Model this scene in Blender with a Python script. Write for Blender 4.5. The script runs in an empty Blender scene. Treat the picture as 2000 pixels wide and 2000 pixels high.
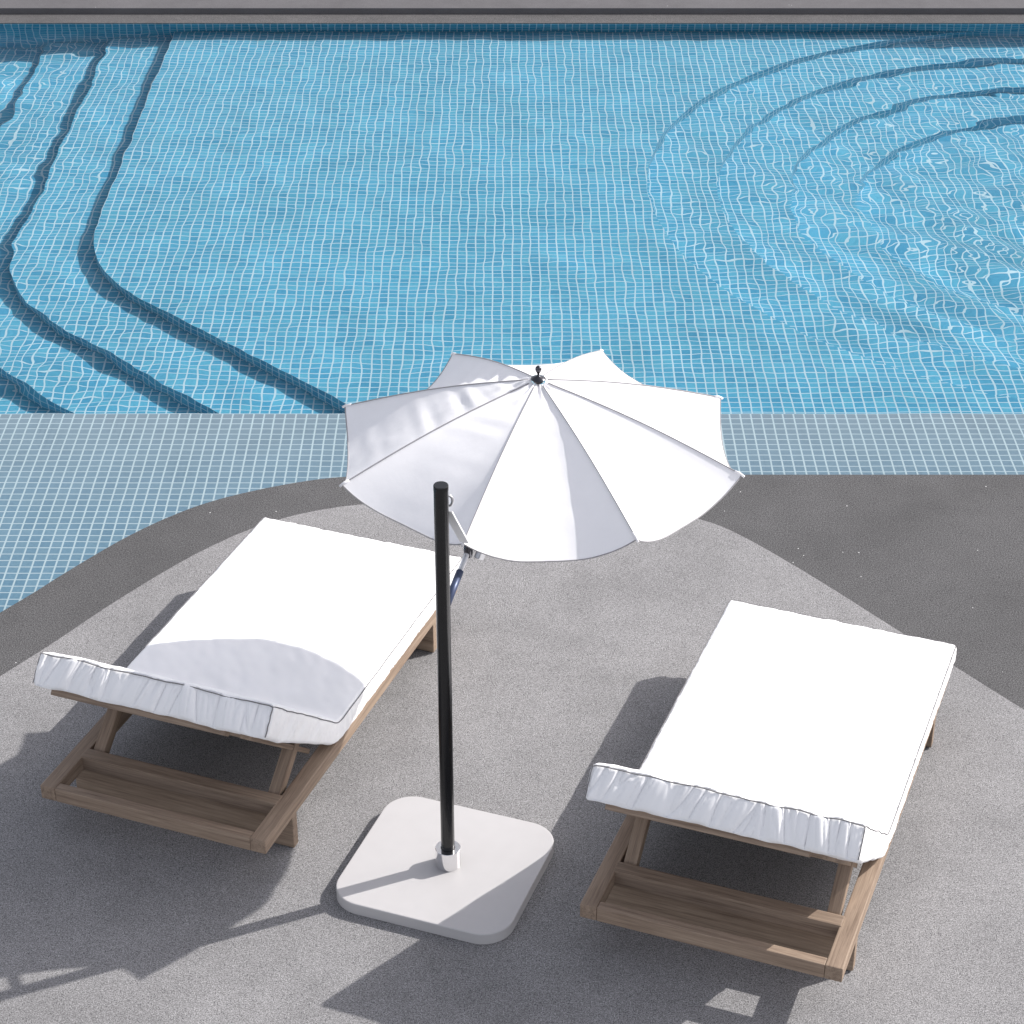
import bpy, bmesh, math, random
import numpy as np
from mathutils import Vector, Matrix, noise

U = 0.05                     # one working unit = 5 cm
random.seed(7)
rng = np.random.default_rng(11)
sc = bpy.context.scene
COL = sc.collection
R = math.radians

# ------------------------------------------------------------------ helpers
def tag(o, label=None, cat=None, group=None, kind=None):
    if label: o["label"] = label
    if cat: o["category"] = cat
    if group: o["group"] = group
    if kind: o["kind"] = kind
    return o

def link(name, me, mat=None, parent=None, loc=None, rot=None, smooth=False):
    o = bpy.data.objects.new(name, me)
    COL.objects.link(o)
    if mat is not None:
        me.materials.append(mat)
    if parent is not None:
        o.parent = parent
    if loc is not None:
        o.location = loc
    if rot is not None:
        o.rotation_euler = rot
    if smooth:
        for p in me.polygons:
            p.use_smooth = True
    return o

def empty(name, loc, rz=0.0):
    o = bpy.data.objects.new(name, None)
    COL.objects.link(o)
    o.location = loc
    o.rotation_euler = (0, 0, rz)
    o.empty_display_size = 0.1
    return o

def mesh_from(name, V, F, uvs=None):
    me = bpy.data.meshes.new(name)
    me.from_pydata([tuple(c * U for c in v) for v in V], [], F)
    if uvs is not None:
        lay = me.uv_layers.new(name="UVMap")
        k = 0
        for f in uvs:
            for uv in f:
                lay.data[k].uv = (uv[0] * U, uv[1] * U)
                k += 1
    me.update()
    return me

def box_mesh(name, sx, sy, sz, bev=0.08, seg=2):
    bm = bmesh.new()
    bmesh.ops.create_cube(bm, size=1.0)
    bmesh.ops.scale(bm, vec=(sx * U, sy * U, sz * U), verts=bm.verts)
    if bev > 0:
        bmesh.ops.bevel(bm, geom=list(bm.edges), offset=bev * U, segments=seg, profile=0.6, affect='EDGES')
    me = bpy.data.meshes.new(name)
    bm.to_mesh(me); bm.free()
    return me

def beam(name, p0, p1, w, h, mat, parent, bev=0.07, roll_up=(0, 0, 1)):
    """board from p0 to p1 (units), local X along its length"""
    a, b = Vector(p0), Vector(p1)
    d = (b - a); L = d.length; x = d.normalized()
    z = Vector(roll_up); z = (z - x * z.dot(x)).normalized(); y = z.cross(x)
    me = box_mesh(name, L, w, h, bev)
    o = link(name, me, mat, parent)
    M = Matrix((x, y, z)).transposed().to_4x4()
    M.translation = (a + b) * 0.5 * U
    o.matrix_local = M
    return o

def lathe(name, prof, mat, parent, loc=(0, 0, 0), n=40, smooth=True):
    V, F = [], []
    for r, z in prof:
        for k in range(n):
            a = 2 * math.pi * k / n
            V.append((r * math.cos(a), r * math.sin(a), z))
    m = len(prof)
    for i in range(m - 1):
        for k in range(n):
            k2 = (k + 1) % n
            F.append((i * n + k, i * n + k2, (i + 1) * n + k2, (i + 1) * n + k))
    if prof[0][0] > 1e-6: F.append(tuple(range(n - 1, -1, -1)))
    if prof[-1][0] > 1e-6: F.append(tuple((m - 1) * n + k for k in range(n)))
    me = mesh_from(name, V, F)
    o = link(name, me, mat, parent, Vector(loc) * U)
    if smooth:
        for p in me.polygons:
            p.use_smooth = len(p.vertices) == 4
        for e in me.edges: pass
        mod = o.modifiers.new("edges", 'EDGE_SPLIT'); mod.split_angle = R(35)
    return o

def tube(name, pts, r, mat, parent, n=8, closed=False, caps=True):
    P = [Vector(p) for p in pts]
    m = len(P)
    V, F = [], []
    up = Vector((0, 0, 1))
    prev = None
    for i in range(m):
        if closed:
            t = P[(i + 1) % m] - P[i - 1]
        else:
            t = P[min(i + 1, m - 1)] - P[max(i - 1, 0)]
        t.normalize()
        ref = prev if prev is not None else (up if abs(t.z) < 0.9 else Vector((1, 0, 0)))
        s = t.cross(ref)
        if s.length < 1e-5: s = t.cross(Vector((1, 0, 0)))
        s.normalize(); q = s.cross(t).normalized(); prev = q
        for k in range(n):
            a = 2 * math.pi * k / n
            V.append(tuple(P[i] + s * (r * math.cos(a)) + q * (r * math.sin(a))))
    for i in range(m if closed else m - 1):
        j = (i + 1) % m
        for k in range(n):
            k2 = (k + 1) % n
            F.append((i * n + k, i * n + k2, j * n + k2, j * n + k))
    if caps and not closed:
        F.append(tuple(range(n - 1, -1, -1)))
        F.append(tuple((m - 1) * n + k for k in range(n)))
    me = mesh_from(name, V, F)
    o = link(name, me, mat, parent, smooth=True)
    return o

# ------------------------------------------------------------------ materials
def new_mat(name):
    m = bpy.data.materials.new(name)
    m.use_nodes = True
    nt = m.node_tree
    b = nt.nodes.get("Principled BSDF")
    return m, nt, b

class NT:
    def __init__(s, nt): s.nt = nt
    def n(s, t, **kw):
        nd = s.nt.nodes.new(t)
        for k, v in kw.items():
            if k.startswith("i_"):
                nd.inputs[k[2:].replace("_", " ")].default_value = v
            else:
                setattr(nd, k, v)
        return nd
    def l(s, a, b): s.nt.links.new(a, b)
    def math(s, op, a, b=None, c=None, clamp=False):
        nd = s.nt.nodes.new("ShaderNodeMath"); nd.operation = op; nd.use_clamp = clamp
        for i, v in enumerate((a, b, c)):
            if v is None: continue
            if isinstance(v, (int, float)): nd.inputs[i].default_value = v
            else: s.l(v, nd.inputs[i])
        return nd.outputs[0]
    def mix(s, f, a, b, mode='MIX'):
        nd = s.nt.nodes.new("ShaderNodeMix"); nd.data_type = 'RGBA'; nd.blend_type = mode
        for sock, v in ((nd.inputs[0], f), (nd.inputs[6], a), (nd.inputs[7], b)):
            if isinstance(v, (int, float)): sock.default_value = v
            elif isinstance(v, (tuple, list)): sock.default_value = (v[0], v[1], v[2], 1)
            else: s.l(v, sock)
        return nd.outputs[2]
    def ramp(s, f, stops):
        nd = s.nt.nodes.new("ShaderNodeValToRGB")
        e = nd.color_ramp.elements
        while len(e) > 1: e.remove(e[-1])
        for i, (p, c) in enumerate(stops):
            el = e[0] if i == 0 else e.new(p)
            el.position = p
            el.color = (c[0], c[1], c[2], 1) if isinstance(c, (tuple, list)) else (c, c, c, 1)
        s.l(f, nd.inputs[0])
        return nd.outputs[0]

def mat_paving(name, base, contrast=1.0, sparkle=0.035, smooth=False):
    m, nt, b = new_mat(name); N = NT(nt)
    tc = N.n("ShaderNodeTexCoord").outputs["Object"]
    g1 = N.n("ShaderNodeTexNoise", i_Scale=255.0, i_Detail=2.0, i_Roughness=0.65); N.l(tc, g1.inputs["Vector"])
    g2 = N.n("ShaderNodeTexNoise", i_Scale=140.0, i_Detail=2.0, i_Roughness=0.6); N.l(tc, g2.inputs["Vector"])
    lo = N.n("ShaderNodeTexNoise", i_Scale=1.7, i_Detail=5.0, i_Roughness=0.6); N.l(tc, lo.inputs["Vector"])
    md = N.n("ShaderNodeTexNoise", i_Scale=9.0, i_Detail=4.0, i_Roughness=0.6); N.l(tc, md.inputs["Vector"])
    k = contrast
    f1 = N.ramp(g1.outputs[0], [(0.30, max(0.15, 1 - 0.55 * k)), (0.42, 1 - 0.18 * k), (0.56, 1 + 0.10 * k), (0.72, 1 + 0.40 * k)])
    f2 = N.ramp(g2.outputs[0], [(0.28, 1 - 0.16 * k), (0.5, 1.0), (0.72, 1 + 0.14 * k)])
    fl = N.ramp(lo.outputs[0], [(0.28, 0.84), (0.5, 1.0), (0.75, 1.12)])
    fm = N.ramp(md.outputs[0], [(0.3, 0.95), (0.7, 1.05)])
    c = N.mix(1.0, (base[0], base[1], base[2]), f1, 'MULTIPLY')
    c = N.mix(1.0, c, f2, 'MULTIPLY'); c = N.mix(1.0, c, fl, 'MULTIPLY'); c = N.mix(1.0, c, fm, 'MULTIPLY')
    # dark pits
    v2 = N.n("ShaderNodeTexVoronoi", i_Scale=120.0); N.l(tc, v2.inputs["Vector"])
    sp2 = N.n("ShaderNodeSeparateColor"); N.l(v2.outputs["Color"], sp2.inputs[0])
    pit = N.math('MULTIPLY', N.math('GREATER_THAN', sp2.outputs[1], 0.90), N.math('LESS_THAN', v2.outputs["Distance"], 0.28))
    c = N.mix(N.math('MULTIPLY', pit, 0.55 * k), c, (base[0] * .35, base[1] * .35, base[2] * .37))
    # white sparkle dots: sun glints painted into the stone colour
    v = N.n("ShaderNodeTexVoronoi", i_Scale=62.0); N.l(tc, v.inputs["Vector"])
    sp = N.n("ShaderNodeSeparateColor"); N.l(v.outputs["Color"], sp.inputs[0])
    rad = N.math('MULTIPLY', sp.outputs[2], 0.15)
    fk = N.math('MULTIPLY', N.math('GREATER_THAN', sp.outputs[0], 1 - sparkle), N.math('LESS_THAN', v.outputs["Distance"], rad))
    c = N.mix(fk, c, (0.92, 0.92, 0.92))
    N.l(c, b.inputs["Base Color"])
    b.inputs["Roughness"].default_value = 0.85
    b.inputs["Specular IOR Level"].default_value = 0.25
    bp = N.n("ShaderNodeBump", i_Strength=0.25 if smooth else 0.5, i_Distance=0.002)
    N.l(g1.outputs[0], bp.inputs["Height"]); N.l(bp.outputs[0], b.inputs["Normal"])
    return m

def mat_tile(name, ca, cb, cc, grout, t=0.0483, gw=0.15, far_tint=None):
    m, nt, b = new_mat(name); N = NT(nt)
    uv = N.n("ShaderNodeTexCoord").outputs["UV"]
    sx = N.n("ShaderNodeSeparateXYZ"); N.l(uv, sx.inputs[0])
    def cell(s):
        a = N.math('DIVIDE', s, t); fl = N.math('FLOOR', a); fr = N.math('SUBTRACT', a, fl)
        d = N.math('ABSOLUTE', N.math('SUBTRACT', fr, 0.5))
        return fl, d
    fx, dx = cell(sx.outputs[0]); fy, dy = cell(sx.outputs[1])
    e = N.math('MAXIMUM', dx, dy)
    line = N.math('MAXIMUM', N.math('GREATER_THAN', dx, 0.5 - gw / 2), N.math('GREATER_THAN', dy, 0.5 - gw * 0.42))
    cx = N.n("ShaderNodeCombineXYZ"); N.l(fx, cx.inputs[0]); N.l(fy, cx.inputs[1])
    wn = N.n("ShaderNodeTexWhiteNoise"); wn.noise_dimensions = '2D'; N.l(cx.outputs[0], wn.inputs["Vector"])
    col = N.ramp(wn.outputs["Value"], [(0.0, ca), (0.45, cb), (1.0, cc)])
    # glaze mottling inside the tile
    mp = N.n("ShaderNodeMapping"); mp.inputs["Scale"].default_value = (70, 90, 60); N.l(uv, mp.inputs[0])
    ns = N.n("ShaderNodeTexNoise", i_Scale=1.0, i_Detail=3.0, i_Roughness=0.65); N.l(mp.outputs[0], ns.inputs["Vector"])
    mot = N.ramp(ns.outputs[0], [(0.3, (0.84, 0.88, 0.91)), (0.5, (1, 1, 1)), (0.7, (1.15, 1.09, 1.06))])
    col = N.mix(1.0, col, mot, 'MULTIPLY')
    lg = N.n("ShaderNodeTexNoise", i_Scale=1.3, i_Detail=3.0); N.l(uv, lg.inputs["Vector"])
    col = N.mix(1.0, col, N.ramp(lg.outputs[0], [(0.3, 0.92), (0.7, 1.08)]), 'MULTIPLY')
    if far_tint is not None:  # tile colour blends to a paler, greyer tint as y grows
        y0, y1, bc = far_tint
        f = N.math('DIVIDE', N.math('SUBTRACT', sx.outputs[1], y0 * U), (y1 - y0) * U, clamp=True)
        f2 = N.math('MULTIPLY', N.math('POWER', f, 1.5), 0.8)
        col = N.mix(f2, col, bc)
    gr = N.mix(N.math('MULTIPLY', wn.outputs["Value"], 0.25), grout, (grout[0] * .8, grout[1] * .85, grout[2] * .9))
    col = N.mix(line, col, gr)
    N.l(col, b.inputs["Base Color"])
    b.inputs["Roughness"].default_value = 0.5
    b.inputs["Specular IOR Level"].default_value = 0.1
    return m

def mat_wood(name):
    m, nt, b = new_mat(name); N = NT(nt)
    tc = N.n("ShaderNodeTexCoord").outputs["Object"]
    oi = N.n("ShaderNodeObjectInfo")
    off = N.n("ShaderNodeCombineXYZ")
    N.l(N.math('MULTIPLY', oi.outputs["Random"], 37.0), off.inputs[0]); N.l(N.math('MULTIPLY', oi.outputs["Random"], 11.0), off.inputs[1])
    ad = N.n("ShaderNodeVectorMath"); ad.operation = 'ADD'; N.l(tc, ad.inputs[0]); N.l(off.outputs[0], ad.inputs[1])
    mp = N.n("ShaderNodeMapping"); mp.inputs["Scale"].default_value = (3.0, 75, 75); N.l(ad.outputs[0], mp.inputs[0])
    n1 = N.n("ShaderNodeTexNoise", i_Scale=1.0, i_Detail=5.0, i_Roughness=0.62, i_Distortion=0.6); N.l(mp.outputs[0], n1.inputs["Vector"])
    mp2 = N.n("ShaderNodeMapping"); mp2.inputs["Scale"].default_value = (14.0, 420, 420); N.l(ad.outputs[0], mp2.inputs[0])
    n2 = N.n("ShaderNodeTexNoise", i_Scale=1.0, i_Detail=3.0, i_Roughness=0.6); N.l(mp2.outputs[0], n2.inputs["Vector"])
    c = N.ramp(n1.outputs[0], [(0.28, (0.175, 0.124, 0.090)), (0.45, (0.268, 0.198, 0.148)), (0.6, (0.325, 0.245, 0.184)), (0.78, (0.395, 0.305, 0.232))])
    c = N.mix(1.0, c, N.ramp(n2.outputs[0], [(0.3, 0.80), (0.5, 1.0), (0.7, 1.12)]), 'MULTIPLY')
    c = N.mix(1.0, c, N.ramp(oi.outputs["Random"], [(0.0, 0.9), (1.0, 1.1)]), 'MULTIPLY')
    N.l(c, b.inputs["Base Color"])
    b.inputs["Roughness"].default_value = 0.6
    b.inputs["Specular IOR Level"].default_value = 0.25
    bp = N.n("ShaderNodeBump", i_Strength=0.25, i_Distance=0.001); N.l(n2.outputs[0], bp.inputs["Height"]); N.l(bp.outputs[0], b.inputs["Normal"])
    return m

def mat_fabric(name, col, transl=0.0, bump=0.15, wscale=14.0):
    m, nt, b = new_mat(name); N = NT(nt)
    tc = N.n("ShaderNodeTexCoord").outputs["Object"]
    n1 = N.n("ShaderNodeTexNoise", i_Scale=wscale, i_Detail=4.0, i_Roughness=0.55); N.l(tc, n1.inputs["Vector"])
    n2 = N.n("ShaderNodeTexNoise", i_Scale=700.0, i_Detail=1.0); N.l(tc, n2.inputs["Vector"])
    c = N.mix(1.0, col, N.ramp(n1.outputs[0], [(0.3, 0.975), (0.7, 1.01)]), 'MULTIPLY')
    N.l(c, b.inputs["Base Color"])
    b.inputs["Roughness"].default_value = 0.9
    b.inputs["Specular IOR Level"].default_value = 0.15
    h = N.math('ADD', N.math('MULTIPLY', n1.outputs[0], 4.0), N.math('MULTIPLY', n2.outputs[0], 0.2))
    bp = N.n("ShaderNodeBump", i_Strength=bump, i_Distance=0.006); N.l(h, bp.inputs["Height"]); N.l(bp.outputs[0], b.inputs["Normal"])
    if transl > 0:
        tr = N.n("ShaderNodeBsdfTranslucent"); N.l(c, tr.inputs["Color"]); N.l(bp.outputs[0], tr.inputs["Normal"])
        mx = N.n("ShaderNodeMixShader"); mx.inputs[0].default_value = transl
        N.l(b.outputs[0], mx.inputs[1]); N.l(tr.outputs[0], mx.inputs[2])
        N.l(mx.outputs[0], nt.nodes["Material Output"].inputs[0])
    return m

def mat_plain(name, col, rough=0.5, metal=0.0, spec=0.5, coat=0.0, var=0.04):
    m, nt, b = new_mat(name); N = NT(nt)
    tc = N.n("ShaderNodeTexCoord").outputs["Object"]
    n1 = N.n("ShaderNodeTexNoise", i_Scale=18.0, i_Detail=4.0); N.l(tc, n1.inputs["Vector"])
    c = N.mix(1.0, col, N.ramp(n1.outputs[0], [(0.3, 1 - var), (0.7, 1 + var)]), 'MULTIPLY')
    N.l(c, b.inputs["Base Color"])
    b.inputs["Roughness"].default_value = rough
    N.l(N.math('ADD', N.math('MULTIPLY', N.math('SUBTRACT', n1.outputs[0], 0.5), 0.15), rough, clamp=True), b.inputs["Roughness"])
    b.inputs["Metallic"].default_value = metal
    b.inputs["Specular IOR Level"].default_value = spec
    b.inputs["Coat Weight"].default_value = coat
    return m

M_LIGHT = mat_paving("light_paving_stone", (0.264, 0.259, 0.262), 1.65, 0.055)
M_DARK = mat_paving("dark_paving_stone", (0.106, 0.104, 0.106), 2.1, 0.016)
M_COPING = mat_paving("coping_stone", (0.112, 0.108, 0.109), 1.6, 0.02)
M_TERR = mat_paving("terrace_stone", (0.128, 0.123, 0.128), 0.6, 0.004, smooth=True)
M_TILE = mat_tile("pool_mosaic", (0.120, 0.385, 0.560), (0.148, 0.445, 0.615), (0.182, 0.505, 0.650), (0.78, 0.81, 0.83))
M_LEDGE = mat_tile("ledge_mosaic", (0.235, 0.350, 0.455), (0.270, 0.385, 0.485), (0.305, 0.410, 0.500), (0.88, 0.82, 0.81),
                   far_tint=(138, 178, (0.47, 0.435, 0.455)))
M_WOOD = mat_wood("teak")
M_CUSH = mat_fabric("white_cushion_fabric", (0.975, 0.97, 0.975), 0.0, 0.012, 7.0)
M_CANO = mat_fabric("white_canopy_fabric", (0.98, 0.97, 0.985), 0.10, 0.05)
M_PIPE = mat_plain("grey_piping", (0.20, 0.195, 0.20), 0.8, 0, 0.2)
M_SEAM = mat_plain("grey_seam", (0.36, 0.35, 0.36), 0.8, 0, 0.2)
M_BLACK = mat_plain("black_gloss_metal", (0.006, 0.006, 0.007), 0.22, 0.0, 0.5)
M_CHROME = mat_plain("chrome", (0.82, 0.82, 0.83), 0.05, 1.0, var=0.01)
M_DCHROME = mat_plain("dark_chrome", (0.10, 0.10, 0.11), 0.12, 1.0, var=0.02)
M_BASE = mat_plain("light_grey_coated_stone", (0.53, 0.515, 0.515), 0.38, 0.0, 0.4, var=0.015)
M_SILVER = mat_plain("brushed_silver", (0.62, 0.62, 0.64), 0.35, 0.9)
M_BLUE = mat_plain("blue_anodised_metal", (0.06, 0.08, 0.15), 0.4, 0.3)
M_WHITE = mat_plain("white_webbing", (0.86, 0.86, 0.86), 0.7, 0, 0.3)
M_RIB = mat_plain("grey_rib_metal", (0.35, 0.35, 0.36), 0.4, 0.6)

# ------------------------------------------------------------------ sun and sky
SUN_EL, SHADOW_AZ = R(35.9), R(-157.2)
w = bpy.data.worlds.new("World"); sc.world = w; w.use_nodes = True
nt = w.node_tree; N = NT(nt)
bg = nt.nodes["Background"]
sky = N.n("ShaderNodeTexSky"); sky.sky_type = 'NISHITA'; sky.sun_disc = False
sky.sun_elevation = SUN_EL
sky.sun_rotation = R(90) - (SHADOW_AZ + math.pi)
sky.air_density = 1.0; sky.dust_density = 1.5; sky.ozone_density = 1.0
hs = N.n("ShaderNodeHueSaturation"); hs.inputs["Saturation"].default_value = 0.34; hs.inputs["Value"].default_value = 1.38
N.l(sky.outputs[0], hs.inputs["Color"]); N.l(N.mix(1.0, hs.outputs[0], (1.0, 0.972, 0.985), "MULTIPLY"), bg.inputs[0])
bg.inputs[1].default_value = 0.15
sl = bpy.data.lights.new("sun", 'SUN'); sl.energy = 5.0; sl.angle = R(0.5); sl.color = (1.0, 0.965, 0.92)
so = bpy.data.objects.new("sun", sl); COL.objects.link(so)
d = Vector((math.cos(SUN_EL) * math.cos(SHADOW_AZ), math.cos(SUN_EL) * math.sin(SHADOW_AZ), -math.sin(SUN_EL)))
so.rotation_euler = d.to_track_quat('-Z', 'Y').to_euler()
so.location = (5, 8, 10)
sl.cycles.is_caustics_light = True

# ------------------------------------------------------------------ camera
cam = bpy.data.cameras.new("camera"); co = bpy.data.objects.new("camera", cam); COL.objects.link(co)
cam.sensor_width = 36.0; cam.lens = 4257.6 / 2000 * 36.0
cam.clip_start = 0.05; cam.clip_end = 500
co.location = (0, 0, 93.5 * U); co.rotation_euler = (R(90 - 30.95), 0, 0)
sc.camera = co

# ------------------------------------------------------------------ pool
ZW, ZL, Z0, HS = -0.8, -2.0, -3.9, 2.35
YF, YL = 284.5, 175.75           # far wall, edge of the shallow ledge
XB = 130.0

def slab(name, poly, ztop, zbot, mat, uv_off=(0, 0), floor_face=True):
    """polygon slab with tile UVs: top by x,y; sides by run length and z (n-gon triangulated)"""
    n = len(poly)
    V = [(x, y, ztop) for x, y in poly] + [(x, y, zbot) for x, y in poly]
    area = sum(poly[i][0] * poly[(i + 1) % n][1] - poly[(i + 1) % n][0] * poly[i][1] for i in range(n))
    F, UVs = [], []
    top = tuple(range(n)) if area > 0 else tuple(range(n - 1, -1, -1))
    F.append(top); UVs.append([(V[i][0] + uv_off[0], V[i][1] + uv_off[1]) for i in top])
    run = 0.0
    for i in range(n):
        j = (i + 1) % n
        L = math.dist(poly[i], poly[j])
        f = (i, n + i, n + j, j) if area > 0 else (i, j, n + j, n + i)
        u = {i: (run, ztop), n + i: (run, zbot), n + j: (run + L, zbot), j: (run + L, ztop)}
        F.append(f); UVs.append([(u[q][0], u[q][1] - ztop) for q in f])
        run += L
    me = mesh_from(name, V, F, UVs)
    bm = bmesh.new(); bm.from_mesh(me)
    bmesh.ops.triangulate(bm, faces=[f for f in bm.faces if len(f.verts) > 4])
    bm.to_mesh(me); bm.free()
    o = link(name, me, mat)
    o.cycles.is_caustics_receiver = True
    return tag(o, kind="structure")

def left_edge(k):
    """outline of step k on the left: straight run, rounded corner, diagonal"""
    x = -45.4 - 8.45 * k; c = 164.0 - 11.8 * k
    A = Vector((x, YF + 2)); B = Vector((x, c - x)); C = Vector((c - YL + 1, YL - 1))
    rad = 11.0 + k * 1.5
    d1 = (A - B).normalized(); d2 = (C - B).normalized()
    p1 = B + d1 * rad; p2 = B + d2 * rad
    pts = [tuple(C)]
    for i in range(17):
        t = i / 16
        q = p2 * (1 - t) ** 2 + B * (2 * t * (1 - t)) + p1 * t ** 2
        pts.append(tuple(q))
    pts.append(tuple(A))
    return pts

def arc_edge(k):
    cx, cy, r = 70.2, 230.1, 54.8 - 8.17 * k
    ylo, yhi = max(YL - 1, cy - r), min(YF + 2, cy + r)
    a0 = math.pi - math.asin(min(1, (yhi - cy) / r)); a1 = math.pi + math.asin(min(1, (cy - ylo) / r))
    return [(cx + r * math.cos(a0 + (a1 - a0) * i / 64), cy + r * math.sin(a0 + (a1 - a0) * i / 64)) for i in range(65)]

for k in range(4):
    arc = arc_edge(k)
    poly = left_edge(k) + [(XB, YF + 2), (XB, arc[0][1])] + arc + [(XB, arc[-1][1])]
    if arc[-1][1] > YL - 0.9:
        poly.append((XB, YL - 1))
    slab("pool_floor" if k == 0 else "pool_step", poly, Z0 - k * HS, Z0 - (k + 1) * HS - 0.5, M_TILE, (0.37 * k, 0.21 * k))
slab("pool_floor", [(-XB, YL - 1), (XB, YL - 1), (XB, YF + 2), (-XB, YF + 2)], Z0 - 4 * HS, Z0 - 4 * HS - 3, M_TILE, (0.2, 0.6))
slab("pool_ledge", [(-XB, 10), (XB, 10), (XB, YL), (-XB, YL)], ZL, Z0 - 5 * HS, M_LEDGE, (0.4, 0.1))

def wall(name, a, b, z0, z1, mat):
    L = math.dist(a, b)
    me = mesh_from(name, [(a[0], a[1], z0), (b[0], b[1], z0), (b[0], b[1], z1), (a[0], a[1], z1)], [(0, 1, 2, 3)],
                   [[(0, z0), (L, z0), (L, z1), (0, z1)]])
    o = link(name, me, mat); o.cycles.is_caustics_receiver = True
    return tag(o, kind="structure")
wall("pool_wall", (-XB, YF), (XB, YF), Z0 - 5 * HS, -0.11, M_TILE)
wall("pool_wall", (-XB, 10), (-XB, YF), Z0 - 5 * HS, -0.11, M_TILE)
wall("pool_wall", (XB, YF), (XB, 10), Z0 - 5 * HS, -0.11, M_TILE)

# water: a real rippled surface that refracts the mosaic below it
def water():
    sx, sy = 0.48, 0.48
    xs = np.arange(-XB + 0.5, XB - 0.4, sx); ys = np.arange(90, YF - 0.02, sy)
    X, Y = np.meshgrid(xs, ys)
    Z = np.zeros_like(X)
    def waves(n, l0, l1, slope, ang=None, spread=math.pi):
        Zl = np.zeros_like(X)
        for i in range(n):
            lam = math.exp(rng.uniform(math.log(l0), math.log(l1)))
            a = rng.uniform(-spread, spread) + (ang or 0)
            kx, ky = 2 * math.pi / lam * math.cos(a), 2 * math.pi / lam * math.sin(a)
            Zl += slope / (2 * math.pi / lam) * np.sin(kx * X + ky * Y + rng.uniform(0, 2 * math.pi) + 0.6 * np.sin(X * 0.11 + i) + 0.6 * np.sin(Y * 0.09 + 2 * i))
        return Zl * math.sqrt(2.0 / n)
    Z = waves(30, 5, 14, 0.016) * (0.4 + 0.6 / (1 + np.exp(-(Y - YL) / 1.5)))
    Z += waves(18, 9, 18, 0.042, math.radians(41), 0.4) / (1 + np.exp(-(X - 26 - 0.1 * (Y - 200)) / 7.0)) * np.exp(-((Y - 203) / 26.0) ** 2)
    ny, nx = X.shape
    V = np.stack([X, Y, Z + ZW], -1).reshape(-1, 3)
    idx = np.arange(nx * ny).reshape(ny, nx)
    F = np.stack([idx[:-1, :-1], idx[:-1, 1:], idx[1:, 1:], idx[1:, :-1]], -1).reshape(-1, 4)
    me = bpy.data.meshes.new("water")
    me.from_pydata((V * U).tolist(), [], F.tolist()); me.update()
    m, nt, b = new_mat("pool_water"); N = NT(nt)
    nt.nodes.remove(b)
    tc = N.n("ShaderNodeTexCoord").outputs["Object"]
    sx_ = N.n("ShaderNodeSeparateXYZ"); N.l(tc, sx_.inputs[0]); x, y = sx_.outputs[0], sx_.outputs[1]
    def sstep(v, a, b_):
        nd = N.n("ShaderNodeMapRange", interpolation_type='SMOOTHSTEP'); N.l(v, nd.inputs[0])
        nd.inputs[1].default_value = a; nd.inputs[2].default_value = b_
        return nd.outputs[0]
    def nse(scale, rot=0.0, sc_=(1, 1, 1), detail=1.0, off=0.0, dist=0.0):
        mp = N.n("ShaderNodeMapping"); mp.vector_type = 'POINT'
        mp.inputs["Rotation"].default_value = (0, 0, rot); mp.inputs["Scale"].default_value = (1, 1, 1); mp.inputs["Location"].default_value = (off, off * .7, 0)
        N.l(tc, mp.inputs[0])
        m2 = N.n("ShaderNodeMapping"); m2.inputs["Scale"].default_value = sc_; N.l(mp.outputs[0], m2.inputs[0])
        nn = N.n("ShaderNodeTexNoise", i_Scale=scale, i_Detail=detail, i_Roughness=0.4, i_Distortion=dist); N.l(m2.outputs[0], nn.inputs["Vector"])
        return nn.outputs[0]
    calm = N.math('ADD', N.math('MULTIPLY', nse(4.3, off=3.0), 0.75), N.math('MULTIPLY', nse(1.7, off=9.0), 0.8))
    chop = nse(3.6, off=17.0, detail=1.0)
    # rippling crests that run away from the right-hand steps
    crest = nse(1.0, rot=-R(41), sc_=(2.4, 0.85, 1), detail=1.0, off=5.0, dist=0.35)
    left = sstep(x, -36 * U, -58 * U)
    shallow = sstep(y, (YL - 2) * U, (YL + 4) * U)
    diag = N.math('ADD', x, N.math('MULTIPLY', y, -0.10))
    mr = N.math('MULTIPLY', sstep(diag, -4 * U, 30 * U), N.math('MULTIPLY', sstep(y, 250 * U, 206 * U), sstep(y, (YL - 1) * U, 196 * U)))
    h = N.math('MULTIPLY', calm, N.math('ADD', 0.45, N.math('MULTIPLY', shallow, 0.55)))
    h = N.math('ADD', h, N.math('MULTIPLY', N.math('MULTIPLY', left, shallow), N.math('MULTIPLY', chop, 0.40)))
    h = N.math('ADD', h, N.math('MULTIPLY', mr, N.math('ADD', N.math('MULTIPLY', crest, 1.35), N.math('MULTIPLY', chop, 0.05))))
    bp = N.n("ShaderNodeBump", i_Strength=1.0, i_Distance=0.030); N.l(h, bp.inputs["Height"])
    rf = N.n("ShaderNodeBsdfRefraction", i_Roughness=0.0, i_IOR=1.33); rf.inputs["Color"].default_value = (0.82, 0.955, 1.0, 1)
    gl = N.n("ShaderNodeBsdfGlossy", i_Roughness=0.0); gl.inputs["Color"].default_value = (0.9, 0.95, 1.0, 1)
    N.l(bp.outputs[0], rf.inputs["Normal"]); N.l(bp.outputs[0], gl.inputs["Normal"])
    fr = N.n("ShaderNodeFresnel", i_IOR=1.33); N.l(bp.outputs[0], fr.inputs["Normal"])
    mx = N.n("ShaderNodeMixShader"); N.l(N.math('MULTIPLY', fr.outputs[0], 0.18), mx.inputs[0])
    N.l(rf.outputs[0], mx.inputs[1]); N.l(gl.outputs[0], mx.inputs[2])
    N.l(mx.outputs[0], nt.nodes["Material Output"].inputs[0])
    o = link("water", me, m, smooth=True)
    o.cycles.is_caustics_caster = True
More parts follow.
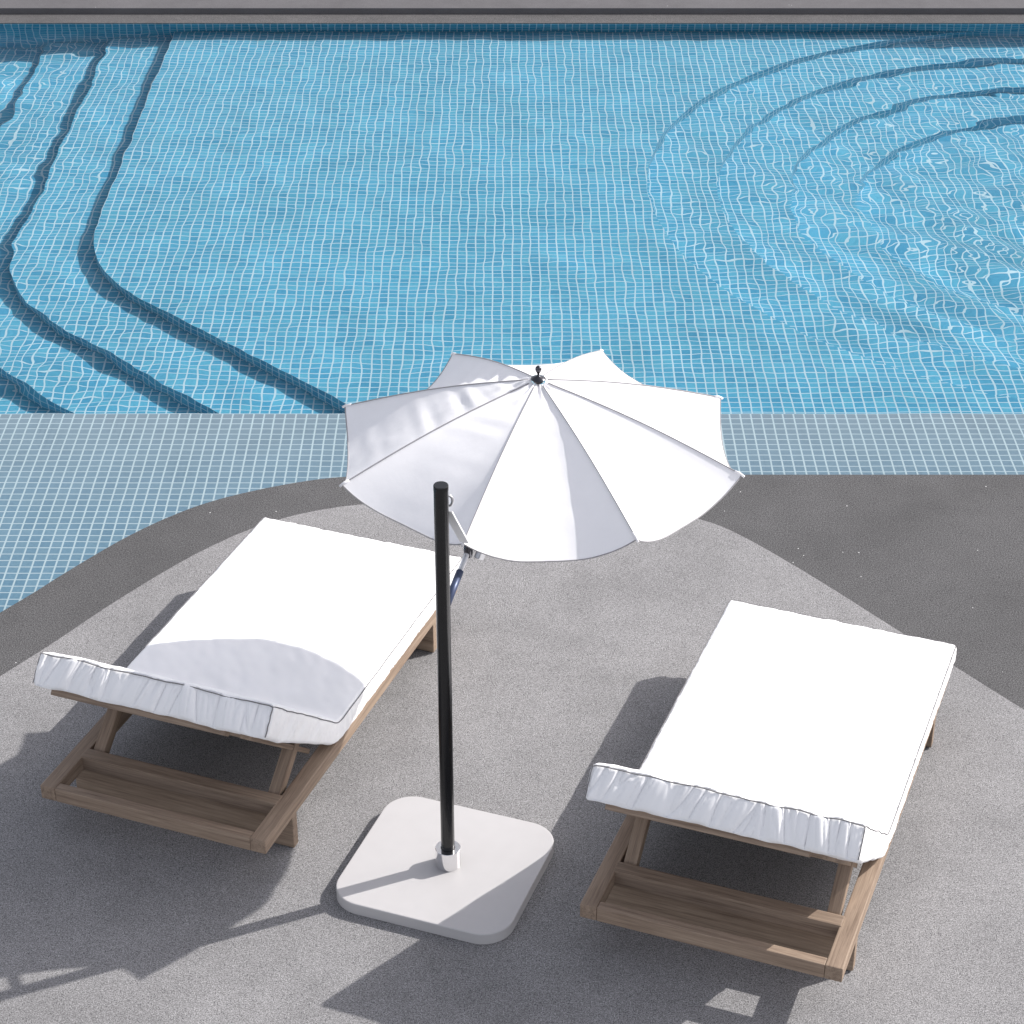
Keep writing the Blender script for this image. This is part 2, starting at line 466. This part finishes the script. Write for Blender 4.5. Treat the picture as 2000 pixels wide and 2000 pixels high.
    return tag(o, kind="structure")
water()

# ------------------------------------------------------------------ deck around the pool
edge = [(-10.55, 162.16), (-14.57, 161.8), (-17.03, 161.29), (-20.54, 160.05), (-23.78, 158.55), (-25.77, 157.35), (-27.31, 156.2), (-29.61, 154.1),
        (-31.5, 152.0), (-32.62, 150.6), (-33.86, 148.94), (-35.46, 146.71), (-36.77, 144.8), (-37.55, 143.6), (-39.66, 140.75)]
def smooth_poly(p, it=2):
    for _ in range(it):
        q = [p[0]]
        for i in range(len(p) - 1):
            a, b = p[i], p[i + 1]
            q += [(a[0] * .75 + b[0] * .25, a[1] * .75 + b[1] * .25), (a[0] * .25 + b[0] * .75, a[1] * .25 + b[1] * .75)]
        q.append(p[-1]); p = q
    return p
edge = smooth_poly(edge)
BIG = 4000
def sheet(name, poly, z, mat, skirt=None, skirt_to=-2.6):
    n = len(poly)
    V = [(x, y, z) for x, y in poly]; F = [tuple(range(n))]
    area = sum(poly[i][0] * poly[(i + 1) % n][1] - poly[(i + 1) % n][0] * poly[i][1] for i in range(n))
    if area < 0: F = [tuple(range(n - 1, -1, -1))]
    me = mesh_from(name, V, F)
    bm = bmesh.new(); bm.from_mesh(me)
    bmesh.ops.triangulate(bm, faces=list(bm.faces))
    if skirt:
        bm.verts.ensure_lookup_table()
        for i, j in skirt:
            a, b = bm.verts[i], bm.verts[j]
            c = bm.verts.new((b.co.x, b.co.y, skirt_to * U)); dd = bm.verts.new((a.co.x, a.co.y, skirt_to * U))
            bm.faces.new((a, dd, c, b) if area < 0 else (a, b, c, dd))
            bm.verts.ensure_lookup_table()
    bm.to_mesh(me); bm.free()
    return tag(link(name, me, mat), kind="structure")

slope = (edge[-1][0] + 37.55) / (edge[-1][1] - 143.6)
xl = -XB; yl = edge[-1][1] + (xl - edge[-1][0]) / slope
near = [(-XB, -BIG), (BIG, -BIG), (BIG, 162.16)] + edge + [(xl, yl)]
k0 = 2
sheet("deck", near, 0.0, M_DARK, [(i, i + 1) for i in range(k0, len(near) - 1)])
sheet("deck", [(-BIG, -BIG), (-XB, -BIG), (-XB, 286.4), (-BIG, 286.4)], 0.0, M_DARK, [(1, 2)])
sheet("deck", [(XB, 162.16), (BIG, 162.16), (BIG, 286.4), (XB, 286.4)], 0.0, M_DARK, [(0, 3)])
# coping along the far side, and the raised terrace behind it
def blockstrip(name, x0, x1, y0, y1, z0, z1, mat, bev):
    me = box_mesh(name, x1 - x0, y1 - y0, z1 - z0, bev)
    return tag(link(name, me, mat, None, Vector(((x0 + x1) / 2, (y0 + y1) / 2, (z0 + z1) / 2)) * U), kind="structure")
blockstrip("coping", -XB, XB, 282.55, 286.5, -0.10, 0.02, M_COPING, 0.03)
blockstrip("terrace", -BIG, BIG, 286.4, 286.4 + BIG, -3, 0.80, M_TERR, 0.05)

light = [(-37.91, 132.12), (-34.75, 136.47), (-31.88, 140.9), (-29.49, 144.23), (-27.39, 147.0), (-25.14, 149.7), (-22.02, 152.75), (-18.77, 155.0), (-15.11, 156.5),
         (-11.79, 157.2), (-5, 157.7), (2, 157.6), (8, 157.0), (12, 156.2), (15.28, 154.8), (16.91, 153.8), (18.09, 152.74), (20.03, 150.66), (24.16, 145.5), (29.35, 138.4), (33.32, 132.97), (37.07, 127.96)]
light = smooth_poly(light, 1)
light = [(-37.91 - 3.16 * 60, 132.12 - 4.35 * 60)] + light + [(37.07 + 3.75 * 60, 127.96 - 5.01 * 60)]
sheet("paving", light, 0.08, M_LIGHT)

# ------------------------------------------------------------------ sun loungers
LW, ZF = 16.5, 3.77              # frame width, top of the side rails
RT = 1.06                        # rail depth
VH, ZC, VE = 11.3, 5.41, 33.85   # mattress crease, top of its flat part, far end
P0 = (2.25, 13.06); TC = 1.62; TB = 2.25    # raised near end of the mattress top, thickness

def fbm(x, y, z, o=3):
    return noise.fractal(Vector((x, y, z)), 0.9, 2.1, o, noise_basis='PERLIN_ORIGINAL')

def mattress_map(s, u, t):
    """s along the top surface from the raised end, u across, t depth below the top -> lounger space"""
    L1 = math.hypot(VH - P0[0], P0[1] - ZC)
    d1 = ((VH - P0[0]) / L1, (ZC - P0[1]) / L1); n1 = (-d1[1], d1[0])
    k = min(max((s - (L1 - 0.9)) / 1.8, 0), 1); k = k * k * (3 - 2 * k)
    if s < L1: q = (P0[0] + d1[0] * s, P0[1] + d1[1] * s)
    else: q = (VH + (s - L1), ZC)
    # soften the crease
    if abs(s - L1) < 0.9:
        q = (q[0] + 0.0, q[1] + 0.12 * (1 - abs(s - L1) / 0.9) ** 2)
    t = t * (1 + (TB / TC - 1) * max(0.0, min(1.0, (L1 - s) / (L1 * 0.8))))
    nx, nz = n1[0] * (1 - k), n1[1] * (1 - k) + k
    ll = math.hypot(nx, nz); nx, nz = nx / ll, nz / ll
    return Vector((u, q[0] - nx * t, q[1] - nz * t))

L1 = math.hypot(VH - P0[0], P0[1] - ZC); LTOT = L1 + VE - VH
MW = 16.7
def rounded(s, u, t, r=0.22):
    c = [LTOT / 2, 0, TC / 2]; h = [LTOT / 2 - r, MW / 2 - r, TC / 2 - r]
    p = [s - c[0], u - c[1], t - c[2]]
    q = [max(-h[i], min(h[i], p[i])) for i in range(3)]
    dd = [p[i] - q[i] for i in range(3)]; l = math.sqrt(sum(x * x for x in dd))
    if l > 1e-6: dd = [x / l * r for x in dd]
    nrm = [x / r for x in dd] if l > 1e-6 else [0, 0, 0]
    return [c[i] + q[i] + dd[i] for i in range(3)], nrm

def make_mattress(parent, seed):
    nS, nU, nT = 240, 260, 14
    # non-uniform stations: extra points near the edges
    def stations(a, b, n, r=0.22):
        e = [a, a + r * .3, a + r * .7, a + r]
        f = [b - r, b - r * .7, b - r * .3, b]
        mid = [a + r + (b - a - 2 * r) * i / n for i in range(1, n)]
        return e + mid + f
    S = stations(0, LTOT, nS); A = stations(-MW / 2, MW / 2, nU); T = stations(0, TC, nT)
    vid, V, F = {}, [], []
    def vert(i, j, k):
        key = (i, j, k)
        if key in vid: return vid[key]
        s, u, t = S[i], A[j], T[k]
        (ps, pu, pt), nr = rounded(s, u, t)
        bulge = 0.0
        tt = t / TC
        mid = 4 * tt * (1 - tt)
        # gathered fabric round the sides
        if i == 0 or i == len(S) - 1:
            sk = 0.6 if u < MW * .12 else -0.3
            xx = u + sk * (t - TC / 2) * (0.6 + 0.5 * fbm(u * 0.2, seed, 1.0, 2))
            nz1 = fbm(xx * 0.80 + seed, t * 0.14, 3.1 + seed, 2)
            nz2 = fbm(xx * 1.9 + seed * 3, t * 0.25, 7.7 + seed, 2)
            cr = math.exp(-abs(nz1) / 0.085) + 0.30 * math.exp(-abs(nz2) / 0.10)
            bulge = -0.24 * cr * (0.45 + 0.55 * min(1, mid * 1.6)) + 0.12 * nz1 + 0.05 * nz2 + 0.13 * mid
            ps += -bulge if i == 0 else bulge
        elif j == 0 or j == len(A) - 1:
            xx = s + 0.35 * (t - TC / 2)
            a = fbm(xx * 2.6 + seed, t * 0.4, 5.5 + j, 3)
            ridg = abs(fbm(xx * 1.9 + seed, t * 0.35, 2.2 + j, 2))
            bulge = (0.16 * (0.22 - ridg) * 1.5 + 0.05 * a) * (0.3 + 0.7 * mid) + 0.08 * mid
            pu += bulge * (1 if j else -1)
        elif k == 0:
            e = min(u + MW / 2, MW / 2 - u, s, LTOT - s)
            puff = 0.16 * (1 - math.exp(-e / 1.5)) + 0.012 * fbm(s * .35, u * .35, seed, 3) + 0.05 * math.exp(-e / 1.2) * fbm(s * 1.1, u * 1.1, seed + 4, 2)
            pt -= puff
        # slightly wobbly seam lines
        wob = 0.06 * fbm(s * 0.5 + u * 0.3, u * 0.5, seed + 9, 2)
        pt += wob
        v = mattress_map(ps, pu, pt)
        vid[key] = len(V); V.append(tuple(v))
        return vid[key]
    a, b, c = len(S) - 1, len(A) - 1, len(T) - 1
    for i in range(a):
        for j in range(b):
            F.append((vert(i, j, 0), vert(i, j + 1, 0), vert(i + 1, j + 1, 0), vert(i + 1, j, 0)))
            F.append((vert(i, j, c), vert(i + 1, j, c), vert(i + 1, j + 1, c), vert(i, j + 1, c)))
        for k in range(c):
            F.append((vert(i, 0, k), vert(i + 1, 0, k), vert(i + 1, 0, k + 1), vert(i, 0, k + 1)))
            F.append((vert(i, b, k), vert(i, b, k + 1), vert(i + 1, b, k + 1), vert(i + 1, b, k)))
    for j in range(b):
        for k in range(c):
            F.append((vert(0, j, k), vert(0, j, k + 1), vert(0, j + 1, k + 1), vert(0, j + 1, k)))
            F.append((vert(a, j, k), vert(a, j + 1, k), vert(a, j + 1, k + 1), vert(a, j, k + 1)))
    me = mesh_from("mattress", V, F)
    bm = bmesh.new(); bm.from_mesh(me); bmesh.ops.recalc_face_normals(bm, faces=bm.faces); bm.to_mesh(me); bm.free()
    o = link("mattress", me, M_CUSH, parent, smooth=True)
    # piping along the top seam and down the two near corners
    e = 0.05
    def edge_pt(s, u, t):
        (ps, pu, pt), nr = rounded(s, u, t)
        pt += 0.06 * fbm(s * 0.5 + u * 0.3, u * 0.5, seed + 9, 2)
        return mattress_map(ps + nr[0] * e, pu + nr[1] * e, pt + nr[2] * e)
    hw = MW / 2; q = 0.10
    path = [(0, -hw + 2 * hw * i / 60, q) for i in range(61)]
    path += [(LTOT * i / 130, hw, q) for i in range(1, 130)]
    path += [(LTOT, hw - 2 * hw * i / 60, q) for i in range(61)]
    path += [(LTOT * (1 - i / 130), -hw, q) for i in range(1, 130)]
    tube("piping", [edge_pt(*p) for p in path], 0.036, M_PIPE, o, n=6, closed=True)
    for sgn in (-1, 1):
        tube("corner_seam", [edge_pt(0.03, sgn * hw, TC * (0.06 + 0.86 * i / 10)) + Vector((0, -0.04 + 0.05 * math.sin(i * 1.7), 0)) for i in range(11)], 0.034, M_PIPE, o, n=6)
    return o

def make_lounger():
    root = empty("sun_lounger", (0, 0, 0))
    hw = LW / 2; zr = ZF - RT / 2; rw = 1.08
    V1 = 33.0
    for s in (-1, 1):
        x = s * (hw - rw / 2)
        beam("side_rail", (x, 0.002, zr), (x, V1, zr), rw, RT, M_WOOD, root)
    beam("end_rail", (-hw + rw + .01, 0.36, zr - .02), (hw - rw - .01, 0.36, zr - .02), 0.68, RT, M_WOOD, root)
    beam("end_rail", (-hw + rw + .01, V1 - 0.4, zr - .02), (hw - rw - .01, V1 - 0.4, zr - .02), 0.68, RT, M_WOOD, root)
    # leg panels standing across the frame
    for v in (4.35, 28.6):
        beam("leg_panel", (-hw + 0.05, v, (ZF - RT) / 2 - .03 + .08), (hw - 0.05, v, (ZF - RT) / 2 - .03 + .08), 0.66, ZF - RT - 0.10, M_WOOD, root)
    # slats that carry the mattress
    for i in range(9):
        v = 13.2 + i * 2.25
        beam("slat", (-hw + rw + .01, v, ZF - 0.35), (hw - rw - .01, v, ZF - 0.35), 1.35, 0.4, M_WOOD, root)
    # raised backrest: two stiles, end bar and slats under the mattress
    d1 = Vector((0, (VH - P0[0]) / L1, (ZC - P0[1]) / L1)); n1 = Vector((0, -d1.z, d1.y))
    def bp(u, s, off): return Vector((u, P0[0], P0[1])) + d1 * s - n1 * (TB + 0.10 + off)
    bh = hw - 1.3
    for s in (-1, 1):
        u = s * (bh - 0.45)
        beam("backrest_stile", bp(u, 1.3, .0), bp(u, L1 - 0.3, .0), 0.85, 0.36, M_WOOD, root, roll_up=tuple(n1))
    beam("backrest_bar", bp(-bh - 0.15, 0.75, .02), bp(bh - 1.5, 0.75, .02), 0.8, 0.46, M_WOOD, root, roll_up=tuple(n1))
    for i in range(3):
        beam("backrest_slat", bp(-bh + .9, 5.4 + 2.1 * i, .0), bp(bh - .9, 5.4 + 2.1 * i, .0), 1.2, 0.3, M_WOOD, root, roll_up=tuple(n1))
    # prop that holds the backrest up: cross bar and two struts
    beam("prop_bar", (-hw + rw - .12, 4.1, ZF - 0.48), (hw - rw + .12, 4.1, ZF - 0.48), 1.0, 1.1, M_WOOD, root)
    for s in (-1, 1):
        u = s * (hw - rw - 0.62)
        beam("prop_strut", (u, 4.75, ZF - 0.6), (u, 8.0, ZF + 2.15), 0.85, 0.8, M_WOOD, root)
    return root

def place(root, x, y, yaw):
    root.location = (x * U, y * U, 0.08 * U); root.rotation_euler = (0, 0, yaw)

def copy_tree(o, parent=None, skip=()):
    c = o.copy(); COL.objects.link(c); c.parent = parent
    c.matrix_parent_inverse = o.matrix_parent_inverse.copy()
    for ch in list(o.children):
        if ch.name.split(".")[0] in skip: continue
        copy_tree(ch, c, skip)
    return c

lg1 = make_lounger()
lg2 = copy_tree(lg1)
make_mattress(lg1, 2.3)
make_mattress(lg2, 13.9)
place(lg1, -23.50, 111.46, R(-20.6)); place(lg2, 11.89, 99.72, R(-20.7))
GRP = "sun loungers on the paving"
tag(lg1, "sun lounger left of the black pole, curved canopy shadow across its white mattress", "sun lounger", GRP)
tag(lg2, "sun lounger right of the grey umbrella base, its white mattress fully sunlit", "sun lounger", GRP)

# ------------------------------------------------------------------ umbrella
PX, PY = -4.15, 109.85
um = empty("patio_umbrella", (PX * U, PY * U, 0.08 * U))
tag(um, "white eight-panel umbrella canopy held beside a black pole on a rounded square grey base", "umbrella")
def ub(x, y, z): return Vector((x - PX, y - PY, z - 0.08))

# base plate
def base_plate():
    hx, hy, r, zt = 6.0, 5.78, 2.05, 0.86
    prof = [(0.03, 0.0), (0.0, 0.04), (0.0, zt - 0.07), (0.03, zt - 0.02), (0.08, zt)]
    V, F = [], []
    n = 0
    for inset, z in prof:
        ring = []
        for cx, cy, a0 in ((hx - r, hy - r, 0), (-hx + r, hy - r, 90), (-hx + r, -hy + r, 180), (hx - r, -hy + r, 270)):
            for i in range(13):
                a = R(a0 + 90 * i / 12)
                ring.append((cx + (r - inset) * math.cos(a), cy + (r - inset) * math.sin(a), z))
        n = len(ring); V += ring
    for i in range(len(prof) - 1):
        for k in range(n):
            F.append((i * n + k, i * n + (k + 1) % n, (i + 1) * n + (k + 1) % n, (i + 1) * n + k))
    F.append(tuple((len(prof) - 1) * n + k for k in range(n)))
    F.append(tuple(range(n - 1, -1, -1)))
    me = mesh_from("base_plate", V, F)
    o = link("base_plate", me, M_BASE, um, (-0.12 * U, 0.15 * U, 0), (0, 0, R(-19.9)), smooth=True)
    me.polygons[len(F) - 2].use_smooth = False
    md = o.modifiers.new('edges', 'EDGE_SPLIT'); md.split_angle = R(22)
    return o
base_plate()
ZT = 0.86
lathe("collar", [(0.47, ZT + .2), (0.47, ZT + 1.38), (0.80, ZT + 1.38), (0.82, ZT + 1.36), (0.82, ZT + .01), (0.47, ZT + .01)], M_CHROME, um, n=48)
PT = 29.4
lathe("pole", [(0.44, ZT - .0), (0.44, PT - .35)], M_BLACK, um, n=40)
lathe("pole_cap", [(0.45, PT - .36), (0.45, PT - .05), (0.42, PT), (0.0, PT)], M_BLACK, um, n=40)

# canopy
CX, CY, CZ, CR, AZ = 1.70, 125.3, 23.9, 13.8, 28.35
PH = R(-19.76)
ribs = [PH + k * math.pi / 4 for k in range(8)]       # 0 right, then counter-clockwise
sag = [1.35, 1.15, 1.1, 1.75, 1.25, 1.1, 1.7, 1.6]
sagq = [1.1, 1.1, 1.1, 1.1, 1.9, 2.4, 1.25, 1.2]
sagp = [2.6, 2.6, 2.6, 2.4, 3.0, 3.2, 2.6, 2.6]
inw = [0.35, 0.4, 0.0, 0.5, 0.25, 0.4, 0.4, 0.4]
rip = [0.0, 0.0, 0.0, 0.13, 0.11, 0.03, 0.02, 0.0]
def rib_pt(k, q):
    a = ribs[k % 8]
    return Vector((CX + CR * q * math.cos(a), CY + CR * q * math.sin(a), AZ + (CZ - AZ) * q + 0.35 * math.sin(math.pi * q)))
def can_pt(k, t, q):
    a, b = rib_pt(k, q), rib_pt(k + 1, q)
    p = a.lerp(b, t); m = 4 * t * (1 - t)
    am = ribs[k % 8] + math.pi / 8
    p -= Vector((math.cos(am), math.sin(am), 0)) * (inw[k] * m * q * q)
    prof = 1 - abs(2 * t - 1) ** sagp[k]
    p.z -= sag[k] * prof * q ** sagq[k]
    if rip[k]:
        env = max(0.0, 1 - q / 0.95) * math.sin(math.pi * min(q * 1.4, 1)) + 0.12
        p.z += rip[k] * m * env * (math.sin(q * 46 + 2.1 * t + k) + 0.5 * math.sin(q * 71 + 5 * t))
    p.z += (0.03 if k == 5 else 0.07) * m * fbm(p.x * 0.35, p.y * 0.35, k * 3.3, 3)
    # gathered cloth near the hub
    p.z += 0.12 * math.exp(-q * 9) * math.sin(t * math.pi * 4 + k) * m
    return p
def canopy():
    nt_, nq = 26, 60
    V, F, idx = [], [], {}
    def vert(k, i, j):
        if i == nt_: k, i = (k + 1) % 8, 0
        key = (k, i, j)
        if key not in idx:
            q = 0.035 + (1 - 0.035) * j / nq
            idx[key] = len(V); V.append(tuple(can_pt(k, i / nt_, q) - Vector((PX, PY, 0.08))))
        return idx[key]
    for k in range(8):
        for i in range(nt_):
            for j in range(nq):
                F.append((vert(k, i, j), vert(k, i, j + 1), vert(k, i + 1, j + 1), vert(k, i + 1, j)))
    me = mesh_from("canopy", V, F)
    o = link("canopy", me, M_CANO, um)
    for p in me.polygons: p.use_smooth = True
    md = o.modifiers.new("split", 'EDGE_SPLIT'); md.split_angle = R(30)
    return o
can = canopy()
def sub(v): return v - Vector((PX, PY, 0.08))
for k in range(8):
    tube("seam", [sub(rib_pt(k, 0.05 + 0.95 * i / 30)) + Vector((0, 0, 0.03)) for i in range(31)], 0.04, M_SEAM, can, n=6)
hem = []
for k in range(8):
    for i in range(24):
        hem.append(sub(can_pt(k, i / 24, 1.0)) + Vector((0, 0, 0.0)))
tube("hem", hem, 0.045, M_SEAM, can, n=6, closed=True)
for k in range(8):
    a = ribs[k]
    p1, p2 = sub(rib_pt(k, 0.965)), sub(rib_pt(k, 1.012))
    tube("tip_pocket", [p1 + Vector((0, 0, .02)), p1.lerp(p2, .5) + Vector((0, 0, .05)), p2 + Vector((0, 0, -.03))], 0.085, M_CANO, can, n=8)
    tube("rib", [sub(rib_pt(k, 0.04 + 0.95 * i / 12)) + Vector((0, 0, -0.16)) for i in range(13)], 0.10, M_RIB, um, n=6)
hub = sub(Vector((CX, CY, AZ)))
fin = lathe("finial", [(0.0, -.25), (0.30, -.2), (0.36, -.10), (0.34, 0.0), (0.50, 0.03), (0.46, 0.09), (0.30, 0.18), (0.12, 0.26), (0.07, 0.34), (0.08, 0.44), (0.13, 0.52), (0.19, 0.62), (0.21, 0.74), (0.19, 0.86), (0.11, 0.95), (0.0, 0.98)],
            M_DCHROME, um, tuple(hub + Vector((0, 0, 0.02))), n=28)

# side arm that carries the canopy
dirv = Vector((CX - PX, CY - PY, 0)).normalized()
def arm_pt(dist, z): return dirv * dist + Vector((0, 0, z - 0.08))
CD = math.hypot(CX - PX, CY - PY)
tube("arm_sleeve", [arm_pt(0.3, 20.6), arm_pt(2.75, 21.87)], 0.23, M_BLUE, um, n=16)
tube("arm", [arm_pt(2.6, 21.80), arm_pt(4.6, 22.75), arm_pt(CD, 26.6), arm_pt(CD, 28.0)], 0.17, M_SILVER, um, n=14)
jt = arm_pt(4.1, 22.55)
lathe("arm_joint", [(0.0, -.42), (0.24, -.4), (0.30, -.15), (0.30, .15), (0.24, .4), (0.0, .42)], M_DCHROME, um, tuple(jt), n=20)
beam("clamp_block", arm_pt(4.15, 22.0) + Vector((0.62, -0.15, 0.0)), arm_pt(4.7, 22.9) + Vector((0.80, -.15, .0)), 0.4, 0.6, M_SILVER, um)
# ring bracket near the top and the white strap to the nearest canopy tip
ring = []
for i in range(20):
    a = 2 * math.pi * i / 20
    ring.append(Vector((0.42, 0.28, 28.15)) + Vector((0.24 * math.cos(a), 0.0, 0.36 * math.sin(a))))
tube("bracket_ring", ring, 0.085, M_SILVER, um, n=8, closed=True)
tipv = sub(rib_pt(6, 0.99))
sp0 = Vector((0.36, 0.2, 27.5)); sp1 = tipv + Vector((0.05, -0.1, 0.05))
beam("strap", sp0, sp1, 0.62, 0.12, M_WHITE, um, bev=0.03)

# ------------------------------------------------------------------ render settings
sc.view_settings.view_transform = 'Standard'; sc.view_settings.look = 'None'; sc.view_settings.exposure = 0; sc.view_settings.gamma = 1
sc.render.engine = 'CYCLES'
cy = sc.cycles
cy.max_bounces = 10; cy.transmission_bounces = 8; cy.diffuse_bounces = 4; cy.glossy_bounces = 4
cy.caustics_refractive = True; cy.caustics_reflective = False
cy.sample_clamp_indirect = 4.0
cy.use_denoising = True; cy.denoiser = 'OPENIMAGEDENOISE'; cy.denoising_input_passes = 'RGB_ALBEDO_NORMAL'; cy.denoising_prefilter = 'NONE'
